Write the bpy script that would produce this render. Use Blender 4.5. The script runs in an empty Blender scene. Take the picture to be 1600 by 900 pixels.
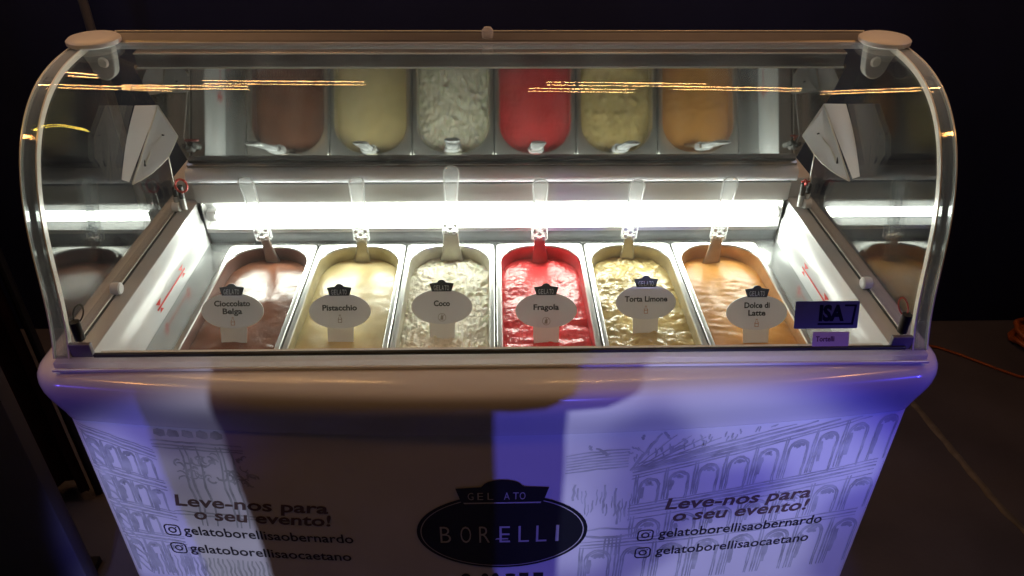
import bpy, bmesh, math, random
import numpy as np
from mathutils import Vector, Matrix, noise
random.seed(7)
SC = bpy.context.scene
COL = SC.collection

# ------------------------------------------------------------------ camera
def make_camera():
    x, y, z = -0.00134, -0.8139, 1.63305
    pi_, ya, ro, fpx = 0.586913, 0.027192, 0.007339, 1188.78
    cp, sp, cy, sy = math.cos(pi_), math.sin(pi_), math.cos(ya), math.sin(ya)
    f = Vector((sy*cp, cy*cp, -sp)); r = Vector((cy, -sy, 0)); u = r.cross(f)
    r2 = r*math.cos(ro) + u*math.sin(ro); u2 = u*math.cos(ro) - r*math.sin(ro)
    cam = bpy.data.cameras.new('camera'); o = bpy.data.objects.new('camera', cam); COL.objects.link(o)
    m = Matrix((( r2.x, u2.x, -f.x, x), (r2.y, u2.y, -f.y, y), (r2.z, u2.z, -f.z, z), (0, 0, 0, 1)))
    o.matrix_world = m
    cam.sensor_width = 36.0; cam.lens = fpx/1600*36.0
    cam.clip_start = 0.02; cam.clip_end = 100
    SC.camera = o
make_camera()

# ------------------------------------------------------------------ world, exposure
W = bpy.data.worlds.new('World'); SC.world = W; W.use_nodes = True
W.node_tree.nodes['Background'].inputs[0].default_value = (0.74, 0.54, 0.45, 1)
W.node_tree.nodes['Background'].inputs[1].default_value = 0.021
SC.view_settings.view_transform = 'Standard'
try: SC.view_settings.look = 'None'
except Exception: pass
SC.view_settings.exposure = 0.0
SC.view_settings.gamma = 1.0
SC.render.engine = 'CYCLES'
SC.cycles.transparent_max_bounces = 48
SC.cycles.max_bounces = 14
SC.cycles.glossy_bounces = 8
SC.cycles.transmission_bounces = 12
SC.cycles.sample_clamp_indirect = 6

# ------------------------------------------------------------------ stage lamps (event lighting on the freezer front)
def spot(name, loc, target, watts, color, angle, blend, radius, gobo=None):
    l = bpy.data.lights.new(name, 'SPOT'); o = bpy.data.objects.new(name, l); COL.objects.link(o)
    o.location = loc
    d = Vector(target) - Vector(loc)
    o.rotation_euler = d.to_track_quat('-Z', 'Y').to_euler()
    l.energy = watts; l.color = color; l.spot_size = math.radians(angle); l.spot_blend = blend
    l.shadow_soft_size = radius
    if gobo:
        l.use_nodes = True
        nt = l.node_tree; em = nt.nodes['Emission']
        tc = nt.nodes.new('ShaderNodeTexCoord'); nz = nt.nodes.new('ShaderNodeTexNoise')
        mr = nt.nodes.new('ShaderNodeMapRange')
        nz.inputs['Scale'].default_value = gobo[0]; nz.inputs['Detail'].default_value = 0.5
        nt.links.new(tc.outputs['Normal'], nz.inputs['Vector'])
        mr.inputs['From Min'].default_value = 0.40; mr.inputs['From Max'].default_value = 0.56
        mr.inputs['To Min'].default_value = gobo[1]; mr.inputs['To Max'].default_value = gobo[2]
        nt.links.new(nz.outputs['Fac'], mr.inputs['Value'])
        nt.links.new(mr.outputs['Result'], em.inputs['Strength'])
    return o
LZ = 1.75
spot('stage_lamp_blue', (0.52, -5.0, LZ), (0.0, 0, 0.215), 310, (0.12, 0.11, 1.0), 19.6, 0.12, 0.022)
spot('stage_lamp_pale', (0.19, -5.0, LZ), (-0.03, 0, 0.21), 380, (0.66, 0.68, 1.0), 19.6, 0.2, 0.022, gobo=(26, 0.28, 1.1))
spot('stage_lamp_side', (3.2, -2.6, 1.5), (0.56, 0.0, 0.84), 200, (0.05, 0.045, 1.0), 8, 1.0, 0.06)
spot('stage_lamp_left', (-3.2, -2.6, 1.5), (-0.56, 0.0, 0.90), 75, (0.12, 0.07, 1.0), 5.6, 1.0, 0.06)
# warm bulbs hung over the front of the freezer
for bx in (-1.55, 1.55):
    spot('warm_bulb', (bx, -0.50, 2.62), (bx*.2, -0.05, 0.75), 12, (1.0, 0.44, 0.11), 46 if bx < 0 else 58, 0.8, 0.07)
for bx in (-2.3, 2.3):  # unseen lavender fill lights, added to brighten the caps, wedges and signs
    spot('lavender_fill', (bx, 0.56, 2.75), (bx*.12, 0.25, 1.0), 15, (0.80, 0.78, 1.0), 80, 0.8, 0.10)

# ------------------------------------------------------------------ materials
def mat(name, color, rough=0.5, metal=0.0, spec=0.5, coat=0.0, emit=None, estr=0.0, trans=0.0, ior=1.45, alpha=1.0, sss=0.0):
    m = bpy.data.materials.new(name); m.use_nodes = True
    b = m.node_tree.nodes['Principled BSDF']
    b.inputs['Base Color'].default_value = (*color, 1); b.inputs['Roughness'].default_value = rough
    b.inputs['Metallic'].default_value = metal; b.inputs['Specular IOR Level'].default_value = spec
    b.inputs['Coat Weight'].default_value = coat; b.inputs['Coat Roughness'].default_value = 0.08
    b.inputs['Transmission Weight'].default_value = trans; b.inputs['IOR'].default_value = ior
    b.inputs['Subsurface Weight'].default_value = sss
    if sss: b.inputs['Subsurface Radius'].default_value = (0.01, 0.007, 0.004); b.inputs['Subsurface Scale'].default_value = 1.0
    if emit: b.inputs['Emission Color'].default_value = (*emit, 1); b.inputs['Emission Strength'].default_value = estr
    return m
def noisy(m, scale, amount, bump=0.0, bscale=None, detail=4, stretch=(1, 1, 1)):
    """vary base colour a little with noise, and optionally bump"""
    nt = m.node_tree; b = nt.nodes['Principled BSDF']
    tc = nt.nodes.new('ShaderNodeTexCoord'); mp = nt.nodes.new('ShaderNodeMapping'); nt.links.new(tc.outputs['Object'], mp.inputs['Vector'])
    mp.inputs['Scale'].default_value = stretch
    n = nt.nodes.new('ShaderNodeTexNoise'); n.inputs['Scale'].default_value = scale; n.inputs['Detail'].default_value = detail
    nt.links.new(mp.outputs['Vector'], n.inputs['Vector'])
    c = b.inputs['Base Color'].default_value[:3]
    r = nt.nodes.new('ShaderNodeValToRGB')
    r.color_ramp.elements[0].position = 0.3; r.color_ramp.elements[1].position = 0.7
    r.color_ramp.elements[0].color = (*[max(0, k*(1-amount)) for k in c], 1)
    r.color_ramp.elements[1].color = (*[min(1, k*(1+amount)) for k in c], 1)
    nt.links.new(n.outputs['Fac'], r.inputs['Fac']); nt.links.new(r.outputs['Color'], b.inputs['Base Color'])
    if bump:
        n2 = nt.nodes.new('ShaderNodeTexNoise'); n2.inputs['Scale'].default_value = bscale or scale; n2.inputs['Detail'].default_value = 6
        nt.links.new(mp.outputs['Vector'], n2.inputs['Vector'])
        bp = nt.nodes.new('ShaderNodeBump'); bp.inputs['Strength'].default_value = bump; bp.inputs['Distance'].default_value = 0.002
        nt.links.new(n2.outputs['Fac'], bp.inputs['Height']); nt.links.new(bp.outputs['Normal'], b.inputs['Normal'])
    return m
def glass_mat(name, tint=(0.97, 0.985, 0.98), rough=0.0, gain=1.0, haze=0.0):
    m = bpy.data.materials.new(name); m.use_nodes = True; nt = m.node_tree
    for n in list(nt.nodes): nt.nodes.remove(n)
    out = nt.nodes.new('ShaderNodeOutputMaterial'); mix = nt.nodes.new('ShaderNodeMixShader')
    tr = nt.nodes.new('ShaderNodeBsdfTransparent'); gl = nt.nodes.new('ShaderNodeBsdfGlossy')
    tr.inputs['Color'].default_value = (*tint, 1); gl.inputs['Roughness'].default_value = rough
    lw = nt.nodes.new('ShaderNodeLayerWeight'); lw.inputs['Blend'].default_value = 0.5
    p = nt.nodes.new('ShaderNodeMath'); p.operation = 'POWER'; p.inputs[1].default_value = 5
    a = nt.nodes.new('ShaderNodeMath'); a.operation = 'MULTIPLY_ADD'; a.inputs[1].default_value = 0.96*gain; a.inputs[2].default_value = 0.04*gain
    a.use_clamp = True
    nt.links.new(lw.outputs['Facing'], p.inputs[0]); nt.links.new(p.outputs[0], a.inputs[0])
    nt.links.new(a.outputs[0], mix.inputs['Fac']); nt.links.new(tr.outputs[0], mix.inputs[1]); nt.links.new(gl.outputs[0], mix.inputs[2])
    last = mix
    if haze:
        df = nt.nodes.new('ShaderNodeBsdfDiffuse'); df.inputs['Color'].default_value = (0.8, 0.82, 0.84, 1)
        m2 = nt.nodes.new('ShaderNodeMixShader'); 
        tl = nt.nodes.new('ShaderNodeBsdfTranslucent'); tl.inputs['Color'].default_value = (0.85, 0.86, 0.87, 1)
        m3 = nt.nodes.new('ShaderNodeMixShader'); m3.inputs['Fac'].default_value = 0.5
        nt.links.new(df.outputs[0], m3.inputs[1]); nt.links.new(tl.outputs[0], m3.inputs[2])
        f2 = nt.nodes.new('ShaderNodeMath'); f2.operation = 'MULTIPLY_ADD'; f2.inputs[1].default_value = 0.75; f2.inputs[2].default_value = haze; f2.use_clamp = True
        p2 = nt.nodes.new('ShaderNodeMath'); p2.operation = 'POWER'; p2.inputs[1].default_value = 2.2; nt.links.new(lw.outputs['Facing'], p2.inputs[0])
        nt.links.new(p2.outputs[0], f2.inputs[0]); nt.links.new(f2.outputs[0], m2.inputs['Fac'])
        nt.links.new(mix.outputs[0], m2.inputs[1]); nt.links.new(m3.outputs[0], m2.inputs[2]); last = m2
    nt.links.new(last.outputs[0], out.inputs['Surface'])
    return m
M = {}
M['body'] = noisy(mat('white_vinyl_wrap', (0.74, 0.74, 0.74), 0.38, spec=0.4), 9, 0.04)
M['rim'] = noisy(mat('white_moulded_plastic', (0.76, 0.75, 0.74), 0.2, spec=0.5, coat=0.4), 6, 0.03)
M['liner'] = noisy(mat('white_liner_plastic', (0.72, 0.73, 0.75), 0.25, spec=0.5), 14, 0.03)
M['ledge'] = noisy(mat('grey_ledge_plastic', (0.50, 0.50, 0.50), 0.3), 10, 0.05)
M['steel'] = noisy(mat('brushed_steel', (0.66, 0.66, 0.64), 0.3, metal=0.92), 60, 0.06, stretch=(1, 0.12, 1))
M['tray'] = noisy(mat('tray_steel', (0.60, 0.62, 0.62), 0.2, metal=0.85), 40, 0.06)
M['alu'] = noisy(mat('aluminium', (0.40, 0.40, 0.42), 0.33, metal=0.9), 30, 0.05)
M['alu_dark'] = noisy(mat('anodised_grey', (0.30, 0.29, 0.28), 0.3, metal=0.8), 30, 0.06)
M['bright_edge'] = mat('edge_highlight_white', (0.86, 0.86, 0.80), 0.18, spec=0.7)  # near-white colour imitates light caught in glass edges; also used on small fittings
M['sill'] = noisy(mat('pale_sill_plastic', (0.70, 0.72, 0.80), 0.3), 8, 0.04)
M['panel_grey'] = noisy(mat('grey_rear_panel', (0.46, 0.46, 0.45), 0.25), 9, 0.05)
M['rear_grey'] = noisy(mat('rear_wall_grey', (0.20, 0.21, 0.22), 0.3, metal=0.2), 30, .12)
M['trim'] = noisy(mat('trim_grey', (0.17, 0.17, 0.17), 0.24, metal=0.55), 30, .06)
M['black'] = mat('black_rubber', (0.012, 0.012, 0.014), 0.45)
M['gasket'] = mat('dark_gasket', (0.035, 0.04, 0.04), 0.4)
M['white_plastic'] = mat('white_plastic', (0.74, 0.74, 0.74), 0.35)
M['bracket'] = mat('grey_clear_bracket', (0.42, 0.43, 0.42), 0.25, spec=0.6)
M['frost'] = mat('translucent_white_plastic', (0.72, 0.72, 0.74), 0.35)
nt = M['frost'].node_tree; tl = nt.nodes.new('ShaderNodeBsdfTranslucent'); tl.inputs['Color'].default_value = (0.92, 0.91, 0.93, 1)
mx_ = nt.nodes.new('ShaderNodeMixShader'); mx_.inputs['Fac'].default_value = 0.55
nt.links.new(nt.nodes['Principled BSDF'].outputs[0], mx_.inputs[1]); nt.links.new(tl.outputs[0], mx_.inputs[2])
nt.links.new(mx_.outputs[0], nt.nodes['Material Output'].inputs['Surface'])
M['acrylic'] = mat('white_acrylic', (0.85, 0.84, 0.84), 0.25); nt = M['acrylic'].node_tree
tl = nt.nodes.new('ShaderNodeBsdfTranslucent'); tl.inputs['Color'].default_value = (0.96, 0.94, 0.95, 1)
mx_ = nt.nodes.new('ShaderNodeMixShader'); mx_.inputs['Fac'].default_value = 0.7
nt.links.new(nt.nodes['Principled BSDF'].outputs[0], mx_.inputs[1]); nt.links.new(tl.outputs[0], mx_.inputs[2])
nt.links.new(mx_.outputs[0], nt.nodes['Material Output'].inputs['Surface'])
M['frost_edge'] = mat('bright_plastic_edge', (0.9, 0.9, 0.86), 0.3)
M['red'] = mat('red_print', (0.62, 0.035, 0.03), 0.4)
M['red_wire'] = mat('red_wire', (0.50, 0.05, 0.04), 0.4)
M['glass'] = glass_mat('curved_glass', gain=1.0)
def smudge_veil(m, lo, hi):  # streaky smudges, plus a thin white veil added for a milky glow
    nt = m.node_tree; out = [n for n in nt.nodes if n.type == 'OUTPUT_MATERIAL'][0]; src = out.inputs['Surface'].links[0].from_socket
    tc = nt.nodes.new('ShaderNodeTexCoord'); mp = nt.nodes.new('ShaderNodeMapping'); mp.inputs['Scale'].default_value = (9, 1.6, 1.6); mp.inputs['Rotation'].default_value = (0, .12, 0)
    nz = nt.nodes.new('ShaderNodeTexNoise'); nz.inputs['Scale'].default_value = 2.2; nz.inputs['Detail'].default_value = 6; nz.inputs['Roughness'].default_value = .62
    mr = nt.nodes.new('ShaderNodeMapRange'); mr.inputs['From Min'].default_value = .42; mr.inputs['From Max'].default_value = .72; mr.inputs['To Min'].default_value = lo; mr.inputs['To Max'].default_value = hi
    df = nt.nodes.new('ShaderNodeBsdfTranslucent'); df.inputs['Color'].default_value = (.9, .9, .9, 1); ms = nt.nodes.new('ShaderNodeMixShader')
    nt.links.new(tc.outputs['Object'], mp.inputs['Vector']); nt.links.new(mp.outputs['Vector'], nz.inputs['Vector']); nt.links.new(nz.outputs['Fac'], mr.inputs['Value'])
    nt.links.new(mr.outputs['Result'], ms.inputs['Fac']); nt.links.new(src, ms.inputs[1]); nt.links.new(df.outputs[0], ms.inputs[2]); nt.links.new(ms.outputs[0], out.inputs['Surface'])
smudge_veil(M['glass'], .006, .022)
M['side_glass'] = glass_mat('side_glass', tint=(0.93, 0.96, 0.95), gain=1.5)
M['clear'] = glass_mat('clear_acrylic', tint=(0.93, 0.94, 0.94), rough=0.03, gain=2.5, haze=0.17)
M['clear_edge'] = glass_mat('acrylic_highlight', tint=(0.95, 0.96, 0.96), rough=0.1, gain=3.0, haze=0.85)  # whitened so the handle outline shows as a painted highlight
M['clear_trim'] = glass_mat('clear_trim', tint=(0.80, 0.81, 0.82), rough=0.04, gain=3.0, haze=0.07)
M['ink_grey'] = noisy(mat('grey_ink', (0.46, 0.48, 0.47), 0.5), 40, 0.25)
M['ink_brown'] = mat('brown_ink', (0.125, 0.082, 0.072), 0.45)
M['ink_black'] = mat('black_ink', (0.026, 0.024, 0.030), 0.4)
M['ink_white'] = mat('white_ink', (0.50, 0.49, 0.50), 0.4)
M['logo_black'] = mat('logo_black', (0.010, 0.012, 0.016), 0.3)
M['sign'] = mat('grey_sign_face', (0.77, 0.79, 0.84), 0.22)
M['sign_stem'] = mat('white_sign_stem', (0.90, 0.88, 0.84), 0.35)
M['sign_edge'] = mat('white_sign_edge', (0.85, 0.85, 0.82), 0.3)
M['sign_black'] = mat('sign_black', (0.014, 0.017, 0.02), 0.3)
M['sign_text'] = mat('sign_text', (0.022, 0.024, 0.028), 0.4)
M['sign_grey'] = mat('sign_grey', (0.40, 0.42, 0.42), 0.4)
M['icon_orange'] = mat('icon_orange', (0.50, 0.27, 0.17), 0.5)
M['icon_dull'] = mat('icon_dull', (0.30, 0.27, 0.24), 0.5)
M['stk_blue'] = mat('sticker_blue', (0.15, 0.19, 0.40), 0.35)
M['stk_navy'] = mat('sticker_navy', (0.003, 0.005, 0.018), 0.35)
M['stk_mid'] = mat('sticker_mid_blue', (0.15, 0.20, 0.42), 0.35)
M['stk_pink'] = mat('sticker_pale', (0.88, 0.76, 0.80), 0.4)
M['stk_plum'] = mat('sticker_plum', (0.16, 0.05, 0.09), 0.4)
# mirror of the sliding rear door
m = bpy.data.materials.new('tinted_mirror'); m.use_nodes = True; nt = m.node_tree
b = nt.nodes['Principled BSDF']; b.inputs['Base Color'].default_value = (0.20, 0.205, 0.20, 1); b.inputs['Metallic'].default_value = 0.94; b.inputs['Roughness'].default_value = 0.06
M['mirror'] = m
def emis(name, color, strength):
    m = bpy.data.materials.new(name); m.use_nodes = True; nt = m.node_tree
    for n in list(nt.nodes): nt.nodes.remove(n)
    out = nt.nodes.new('ShaderNodeOutputMaterial'); e = nt.nodes.new('ShaderNodeEmission')
    e.inputs['Color'].default_value = (*color, 1); e.inputs['Strength'].default_value = strength
    nt.links.new(e.outputs[0], out.inputs['Surface']); return m
M['led'] = emis('lit_tube', (0.97, 1.0, 0.88), 46)
M['amber'] = emis('amber_tube', (1.0, 0.50, 0.18), 120)
M['yellow'] = emis('yellow_neon', (1.0, 0.72, 0.10), 45)

# ------------------------------------------------------------------ mesh helpers
def link(name, me, material=None, parent=None, smooth=False, label=None):
    o = bpy.data.objects.new(name, me); COL.objects.link(o)
    if material is not None and not me.materials:
        for mm in (material if isinstance(material, (list, tuple)) else [material]): me.materials.append(mm)
    if parent is not None: o.parent = parent
    if smooth:
        for p in me.polygons: p.use_smooth = True
    if label: o['label'] = label
    return o
def thing(name, label, cat, loc=(0, 0, 0), group=None):
    o = bpy.data.objects.new(name, None); COL.objects.link(o); o.location = loc; o.empty_display_size = 0.05
    o['label'] = label; o['category'] = cat
    if group: o['group'] = group
    return o
def tag(o, label, cat, group=None):
    o['label'] = label; o['category'] = cat
    if group: o['group'] = group
    return o
class MB:
    def __init__(s): s.v = []; s.f = []; s.m = []; s.mi = 0
    def add(s, verts, faces):
        k = len(s.v); s.v += [tuple(p) for p in verts]; s.f += [tuple(i+k for i in f) for f in faces]; s.m += [s.mi]*len(faces); return s
    def box(s, x0, x1, y0, y1, z0, z1):
        v = [(x, y, z) for z in (z0, z1) for y in (y0, y1) for x in (x0, x1)]
        return s.add(v, [(0, 2, 3, 1), (4, 5, 7, 6), (0, 1, 5, 4), (2, 6, 7, 3), (0, 4, 6, 2), (1, 3, 7, 5)])
    def grid(s, rows, closed=False):
        n = len(rows[0]); v = [p for r in rows for p in r]; f = []
        for i in range(len(rows)-1):
            for j in range(n if closed else n-1):
                a, b_ = i*n+j, i*n+(j+1) % n
                f.append((a, b_, b_+n, a+n))
        return s.add(v, f)
    def tube(s, pts, r, n=10, closed=False, cap=True, flat=None):
        pts = [Vector(p) for p in pts]; N = len(pts); rows = []
        rr = r if isinstance(r, (list, tuple)) else [r]*N
        up = Vector((0, 0, 1))
        t0 = (pts[1]-pts[0]).normalized()
        nrm = t0.cross(up if abs(t0.dot(up)) < .9 else Vector((1, 0, 0))).normalized()
        for i in range(N):
            if closed: t = (pts[(i+1) % N]-pts[i-1]).normalized()
            else: t = (pts[min(i+1, N-1)]-pts[max(i-1, 0)]).normalized()
            nrm = (nrm - t*nrm.dot(t)).normalized(); bn = t.cross(nrm)
            rows.append([pts[i]+(nrm*math.cos(2*math.pi*k/n)+bn*math.sin(2*math.pi*k/n))*rr[i] for k in range(n)])
        if closed: rows.append(rows[0])
        k0 = len(s.v); s.grid(rows, closed=True)
        if cap and not closed:
            s.f.append(tuple(k0+i for i in reversed(range(n)))); s.m.append(s.mi)
            s.f.append(tuple(k0+(N-1)*n+i for i in range(n))); s.m.append(s.mi)
        return s
    def prism(s, outline, O, U, V, depth):
        """outline: 2D points CCW; front at O + depth*N, back at O, N = U x V"""
        O, U, V = Vector(O), Vector(U), Vector(V); N = U.cross(V).normalized(); n = len(outline)
        a = [O+U*p[0]+V*p[1]+N*depth for p in outline]; b_ = [O+U*p[0]+V*p[1] for p in outline]
        f = [tuple(range(n)), tuple(n+i for i in reversed(range(n)))]
        f += [(i, n+i, n+(i+1) % n, (i+1) % n) for i in range(n)]
        return s.add(a+b_, f)
    def mesh(s, name):
        me = bpy.data.meshes.new(name); me.from_pydata(s.v, [], s.f); me.update(); return me
    def build(s, name, material, parent=None, smooth=False, bevel=0, fix=True, segs=2, auto=None, label=None):
        me = s.mesh(name)
        mats = material if isinstance(material, (list, tuple)) else [material]
        for mm in mats: me.materials.append(mm)
        if len(mats) > 1:
            for p, k in zip(me.polygons, s.m): p.material_index = k
        if fix or bevel:
            bm = bmesh.new(); bm.from_mesh(me)
            if fix: bmesh.ops.remove_doubles(bm, verts=bm.verts, dist=1e-6)
            if fix: bmesh.ops.recalc_face_normals(bm, faces=bm.faces)
            if bevel:
                ed = [e for e in bm.edges if len(e.link_faces) == 2 and e.calc_face_angle(0) > 0.5]
                bmesh.ops.bevel(bm, geom=ed, offset=bevel, segments=segs, affect='EDGES', profile=0.5, clamp_overlap=True)
            bm.to_mesh(me); bm.free()
        if auto or bevel:
            ang = auto or 0.6
            for p in me.polygons: p.use_smooth = True
            bm = bmesh.new(); bm.from_mesh(me)
            for e in bm.edges:
                if len(e.link_faces) == 2 and e.calc_face_angle(0) > ang: e.smooth = False
            bm.to_mesh(me); bm.free()
        return link(name, me, None, parent, smooth, label)
def ellipse(cx, cy, a, b_, n=48): return [(cx+a*math.cos(2*math.pi*i/n), cy+b_*math.sin(2*math.pi*i/n)) for i in range(n)]
def rrect(x0, x1, y0, y1, r, n=6):
    o = []
    for cx, cy, a0 in ((x1-r, y0+r, -90), (x1-r, y1-r, 0), (x0+r, y1-r, 90), (x0+r, y0+r, 180)):
        for i in range(n+1):
            a = math.radians(a0+90*i/n); o.append((cx+r*math.cos(a), cy+r*math.sin(a)))
    return o
_tc = {}
def text2d(s, bold=0.0, spacing=1.0):
    """flat lettering as 2D verts + faces, cap height about 0.7, width as set by the font"""
    key = (s, bold, spacing)
    if key in _tc: return _tc[key]
    cu = bpy.data.curves.new('lettering', 'FONT'); cu.body = s; cu.size = 1.0; cu.offset = bold; cu.space_character = spacing
    cu.resolution_u = 3; cu.fill_mode = 'FRONT'
    o = bpy.data.objects.new('lettering', cu); COL.objects.link(o)
    dg = bpy.context.evaluated_depsgraph_get(); dg.update()
    me = bpy.data.meshes.new_from_object(o.evaluated_get(dg))
    bm = bmesh.new(); bm.from_mesh(me)
    bmesh.ops.triangulate(bm, faces=bm.faces)
    v = [(p.co.x, p.co.y) for p in bm.verts]; f = [tuple(q.index for q in p.verts) for p in bm.faces]
    bm.free(); bpy.data.objects.remove(o); bpy.data.curves.remove(cu); bpy.data.meshes.remove(me)
    _tc[key] = (v, f); return v, f
def lettering(mb, s, fn, x0, x1, base, cap, bold=0.0, shear=0.0, spacing=1.0, slope=0.0):
    """put string s between x0 and x1 (2D layout), capital height cap, mapped into space by fn(u, v)"""
    v, f = text2d(s, bold, spacing)
    if not v: return
    lo, hi = min(p[0] for p in v), max(p[0] for p in v)
    k = (x1-x0)/(hi-lo); kc = cap/0.70
    pts = []
    for px, py in v:
        yy = py*kc; xx = x0+(px-lo)*k+yy*shear
        pts.append(fn(xx, base+yy+slope*(xx-x0)))
    mb.add(pts, f)

# ================================================================== SETTING
m_floor = noisy(mat('dark_floor', (0.080, 0.074, 0.100), 0.6), 3, 0.25, bump=0.3, bscale=90)
m_wall = noisy(mat('navy_wall', (0.018, 0.026, 0.105), 0.85), 2, 0.2)
mb = MB(); mb.add([(-6, -8, 0), (6, -8, 0), (6, 3, 0), (-6, 3, 0)], [(0, 1, 2, 3)])
fl = mb.build('floor', m_floor); fl['kind'] = 'structure'
mb = MB(); mb.box(-5, 5, 1.40, 1.5, 0, 3.4)
tag(mb.build('wall', m_wall, bevel=0.004), 'plain dark navy wall behind the ice cream freezer', 'wall')
# thin pole by the wall
mb = MB(); mb.tube([(-1.096, 1.33, 0), (-1.096, 1.33, 2.2)], 0.012, 12); mb.tube([(-1.096, 1.33, 0), (-1.096, 1.33, 0.012)], 0.07, 20)
tag(mb.build('pole', noisy(mat('pole_grey', (0.13, 0.13, 0.16), 0.4), 5, .1), auto=.6), 'thin grey upright pole standing against the dark wall on the left', 'pole')
# tall panel at the left edge
mb = MB(); mb.box(-1.75, -0.947, 0.30, 0.34, 0.02, 1.25); 
pn = mb.build('screen_panel', noisy(mat('blue_grey_panel', (0.11, 0.11, 0.13), 0.5), 4, .12), bevel=0.006)
tag(pn, 'dim blue grey upright panel standing left of the freezer', 'panel')
for x in (-1.70, -1.05): mb = MB(); mb.box(x, x+.06, 0.22, 0.42, 0.0, 0.02); mb.build('foot', M['black'], pn, bevel=.003)

# dark maroon pleated fabric screen behind the panel
q = MB(); cols = [(-2.35+1.25*t/120, .64+.028*math.sin(t*.62)+.010*math.sin(t*1.7)) for t in range(121)]
q.grid([[(x, y, z) for x, y in cols] for z in (0.03, 0.5, 1.0, 1.46)]); q.grid([[(x, y+.006, z) for x, y in cols] for z in (1.46, 1.0, 0.5, 0.03)])
cu = q.build('fabric_screen', noisy(mat('maroon_fabric', (0.050, 0.014, 0.012), .9), 20, .2), smooth=True)
tag(cu, 'dark maroon pleated fabric screen standing behind the grey panel at left', 'screen')
q = MB(); q.tube([(-2.37, .643, 1.465), (-1.085, .643, 1.465)], .012, 10); q.build('rail', M['black'], cu, auto=.6)
for x in (-2.36, -1.092): q = MB(); q.tube([(x, .643, 0), (x, .643, 1.45)], .011, 10); q.build('post', M['black'], cu, auto=.6)

# ================================================================== FREEZER
FZ = thing('ice_cream_freezer', 'white gelato display freezer with curved glass top and wrapped front', 'display freezer')
BOW = 0.04; HW = 0.618; XC = -0.004; YB = 0.62
def bow(x): return -BOW*max(0.0, 1-(x/HW)**2)
def plan(b_, hw=HW, r=0.035, nf=40, yback=YB):
    """closed outline, counter-clockwise from above, starting at left front corner"""
    pts = []
    for i in range(8):                                  # left front corner
        a = math.radians(180+90*i/8); pts.append((-hw+r+r*math.cos(a), r+r*math.sin(a)))
    for i in range(nf+1):
        x = -hw+r+(2*hw-2*r)*i/nf
        pts.append((x, -b_*max(0, 1-(x/(hw-r))**2)))
    for i in range(1, 9):
        a = math.radians(270+90*i/8); pts.append((hw-r+r*math.cos(a), r+r*math.sin(a)))
    pts += [(hw, yback*0.5), (hw, yback), (0, yback), (-hw, yback), (-hw, yback*0.5)]
    return pts
def offset(pts, d):
    n = len(pts); out = []
    for i in range(n):
        a = Vector(pts[i-1]); c = Vector(pts[(i+1) % n]); t = (c-a).normalized()
        out.append((pts[i][0]+t.y*d, pts[i][1]-t.x*d))
    return out
def ring(b_, d, z, xc=XC): return [(x+xc, y, z) for x, y in offset(plan(b_), d)]
# cabinet (wrapped body)
rows = [ring(BOW, -0.02, 0.06), ring(BOW, 0, 0.075)] + [ring(BOW, 0, z) for z in (0.3, 0.5, 0.7, 0.85, 0.870)]
mb = MB(); mb.grid(rows, closed=True)
mb.build('cabinet', M['body'], FZ, auto=0.7)
for k, (x, y) in enumerate(((-.5, .06), (.5, .06), (-.5, .55), (.5, .55))):
    q = MB(); q.tube([(x, y, 0), (x, y, 0.01), (x, y, 0.075)], [0.032, 0.03, 0.022], 16); q.build('foot', M['black'], FZ, auto=.6)
# rim
prof = [(BOW, 0.0005, 0.8705), (BOW, 0.0028, 0.8725), (BOW, 0.0035, 0.8745), (BOW, 0.0042, 0.878), (BOW, 0.0075, 0.888), (BOW, 0.0120, 0.901), (BOW, 0.0165, 0.914), (BOW, 0.0195, 0.926), (BOW, 0.0205, 0.937),
        (BOW, 0.0190, 0.947), (BOW, 0.0145, 0.955), (BOW*.97, 0.008, 0.9595), (BOW*.85, 0.001, 0.962), (BOW*.5, -0.003, 0.9636), (0.0, -0.008, 0.9645), (0, -0.02, 0.9646), (0, -0.04, 0.9646)]
mb = MB(); mb.grid([ring(*p) for p in prof], closed=True)
mb.build('rim', M['rim'], FZ, smooth=True)
# base rail under the glass: white strip front and sides
mb = MB(); mb.box(-0.598, 0.598, -0.003, 0.013, 0.9646, 0.9775); mb.build('glass_base_rail', M['acrylic'], FZ, bevel=0.0015)
mb = MB(); mb.box(-0.60, 0.60, -0.0075, -0.0032, 0.9650, 0.9690); mb.build('rail_bead', M['bright_edge'], FZ, bevel=0.001)
mb = MB(); mb.box(-0.545, 0.568, 0.0045, 0.0105, 0.9802, 0.9848); mb.build('front_gasket', M['gasket'], FZ, bevel=0.0008)
# side ledges (grey), inner liner, tray
for s in (-1, 1):
    mb = MB(); a, b_ = sorted((s*0.556, s*0.604)); mb.box(a, b_, 0.0135, 0.56, 0.9646, 0.9752); mb.build('side_ledge', M['ledge'], FZ, bevel=0.002)
for s in (-1, 1):      # side walls
    mb = MB()
    #: slightly sloping, with a step line
    pr = [(0.5557, 0.9745), (0.5545, 0.968), (0.5525, 0.940), (0.5505, 0.9385), (0.5470, 0.905), (0.5450, 0.8935), (0.5450, 0.80)]
    rr = [[(s*x, y, z) for y in (0.0135, 0.463)] for x, z in pr]
    mb.grid(rr if s > 0 else [list(reversed(r)) for r in rr]); mb.build('liner_wall', M['liner'], FZ, fix=False, auto=0.9)
mb = MB(); mb.box(-0.555, 0.555, 0.0136, 0.022, 0.80, 0.9640); mb.build('liner_front', M['liner'], FZ, bevel=0.001)
mb = MB(); mb.add([(-.5448, .022, .8945), (-.5035, .022, .8945), (-.5035, .463, .8945), (-.5448, .463, .8945)], [(0, 1, 2, 3)])
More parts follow.
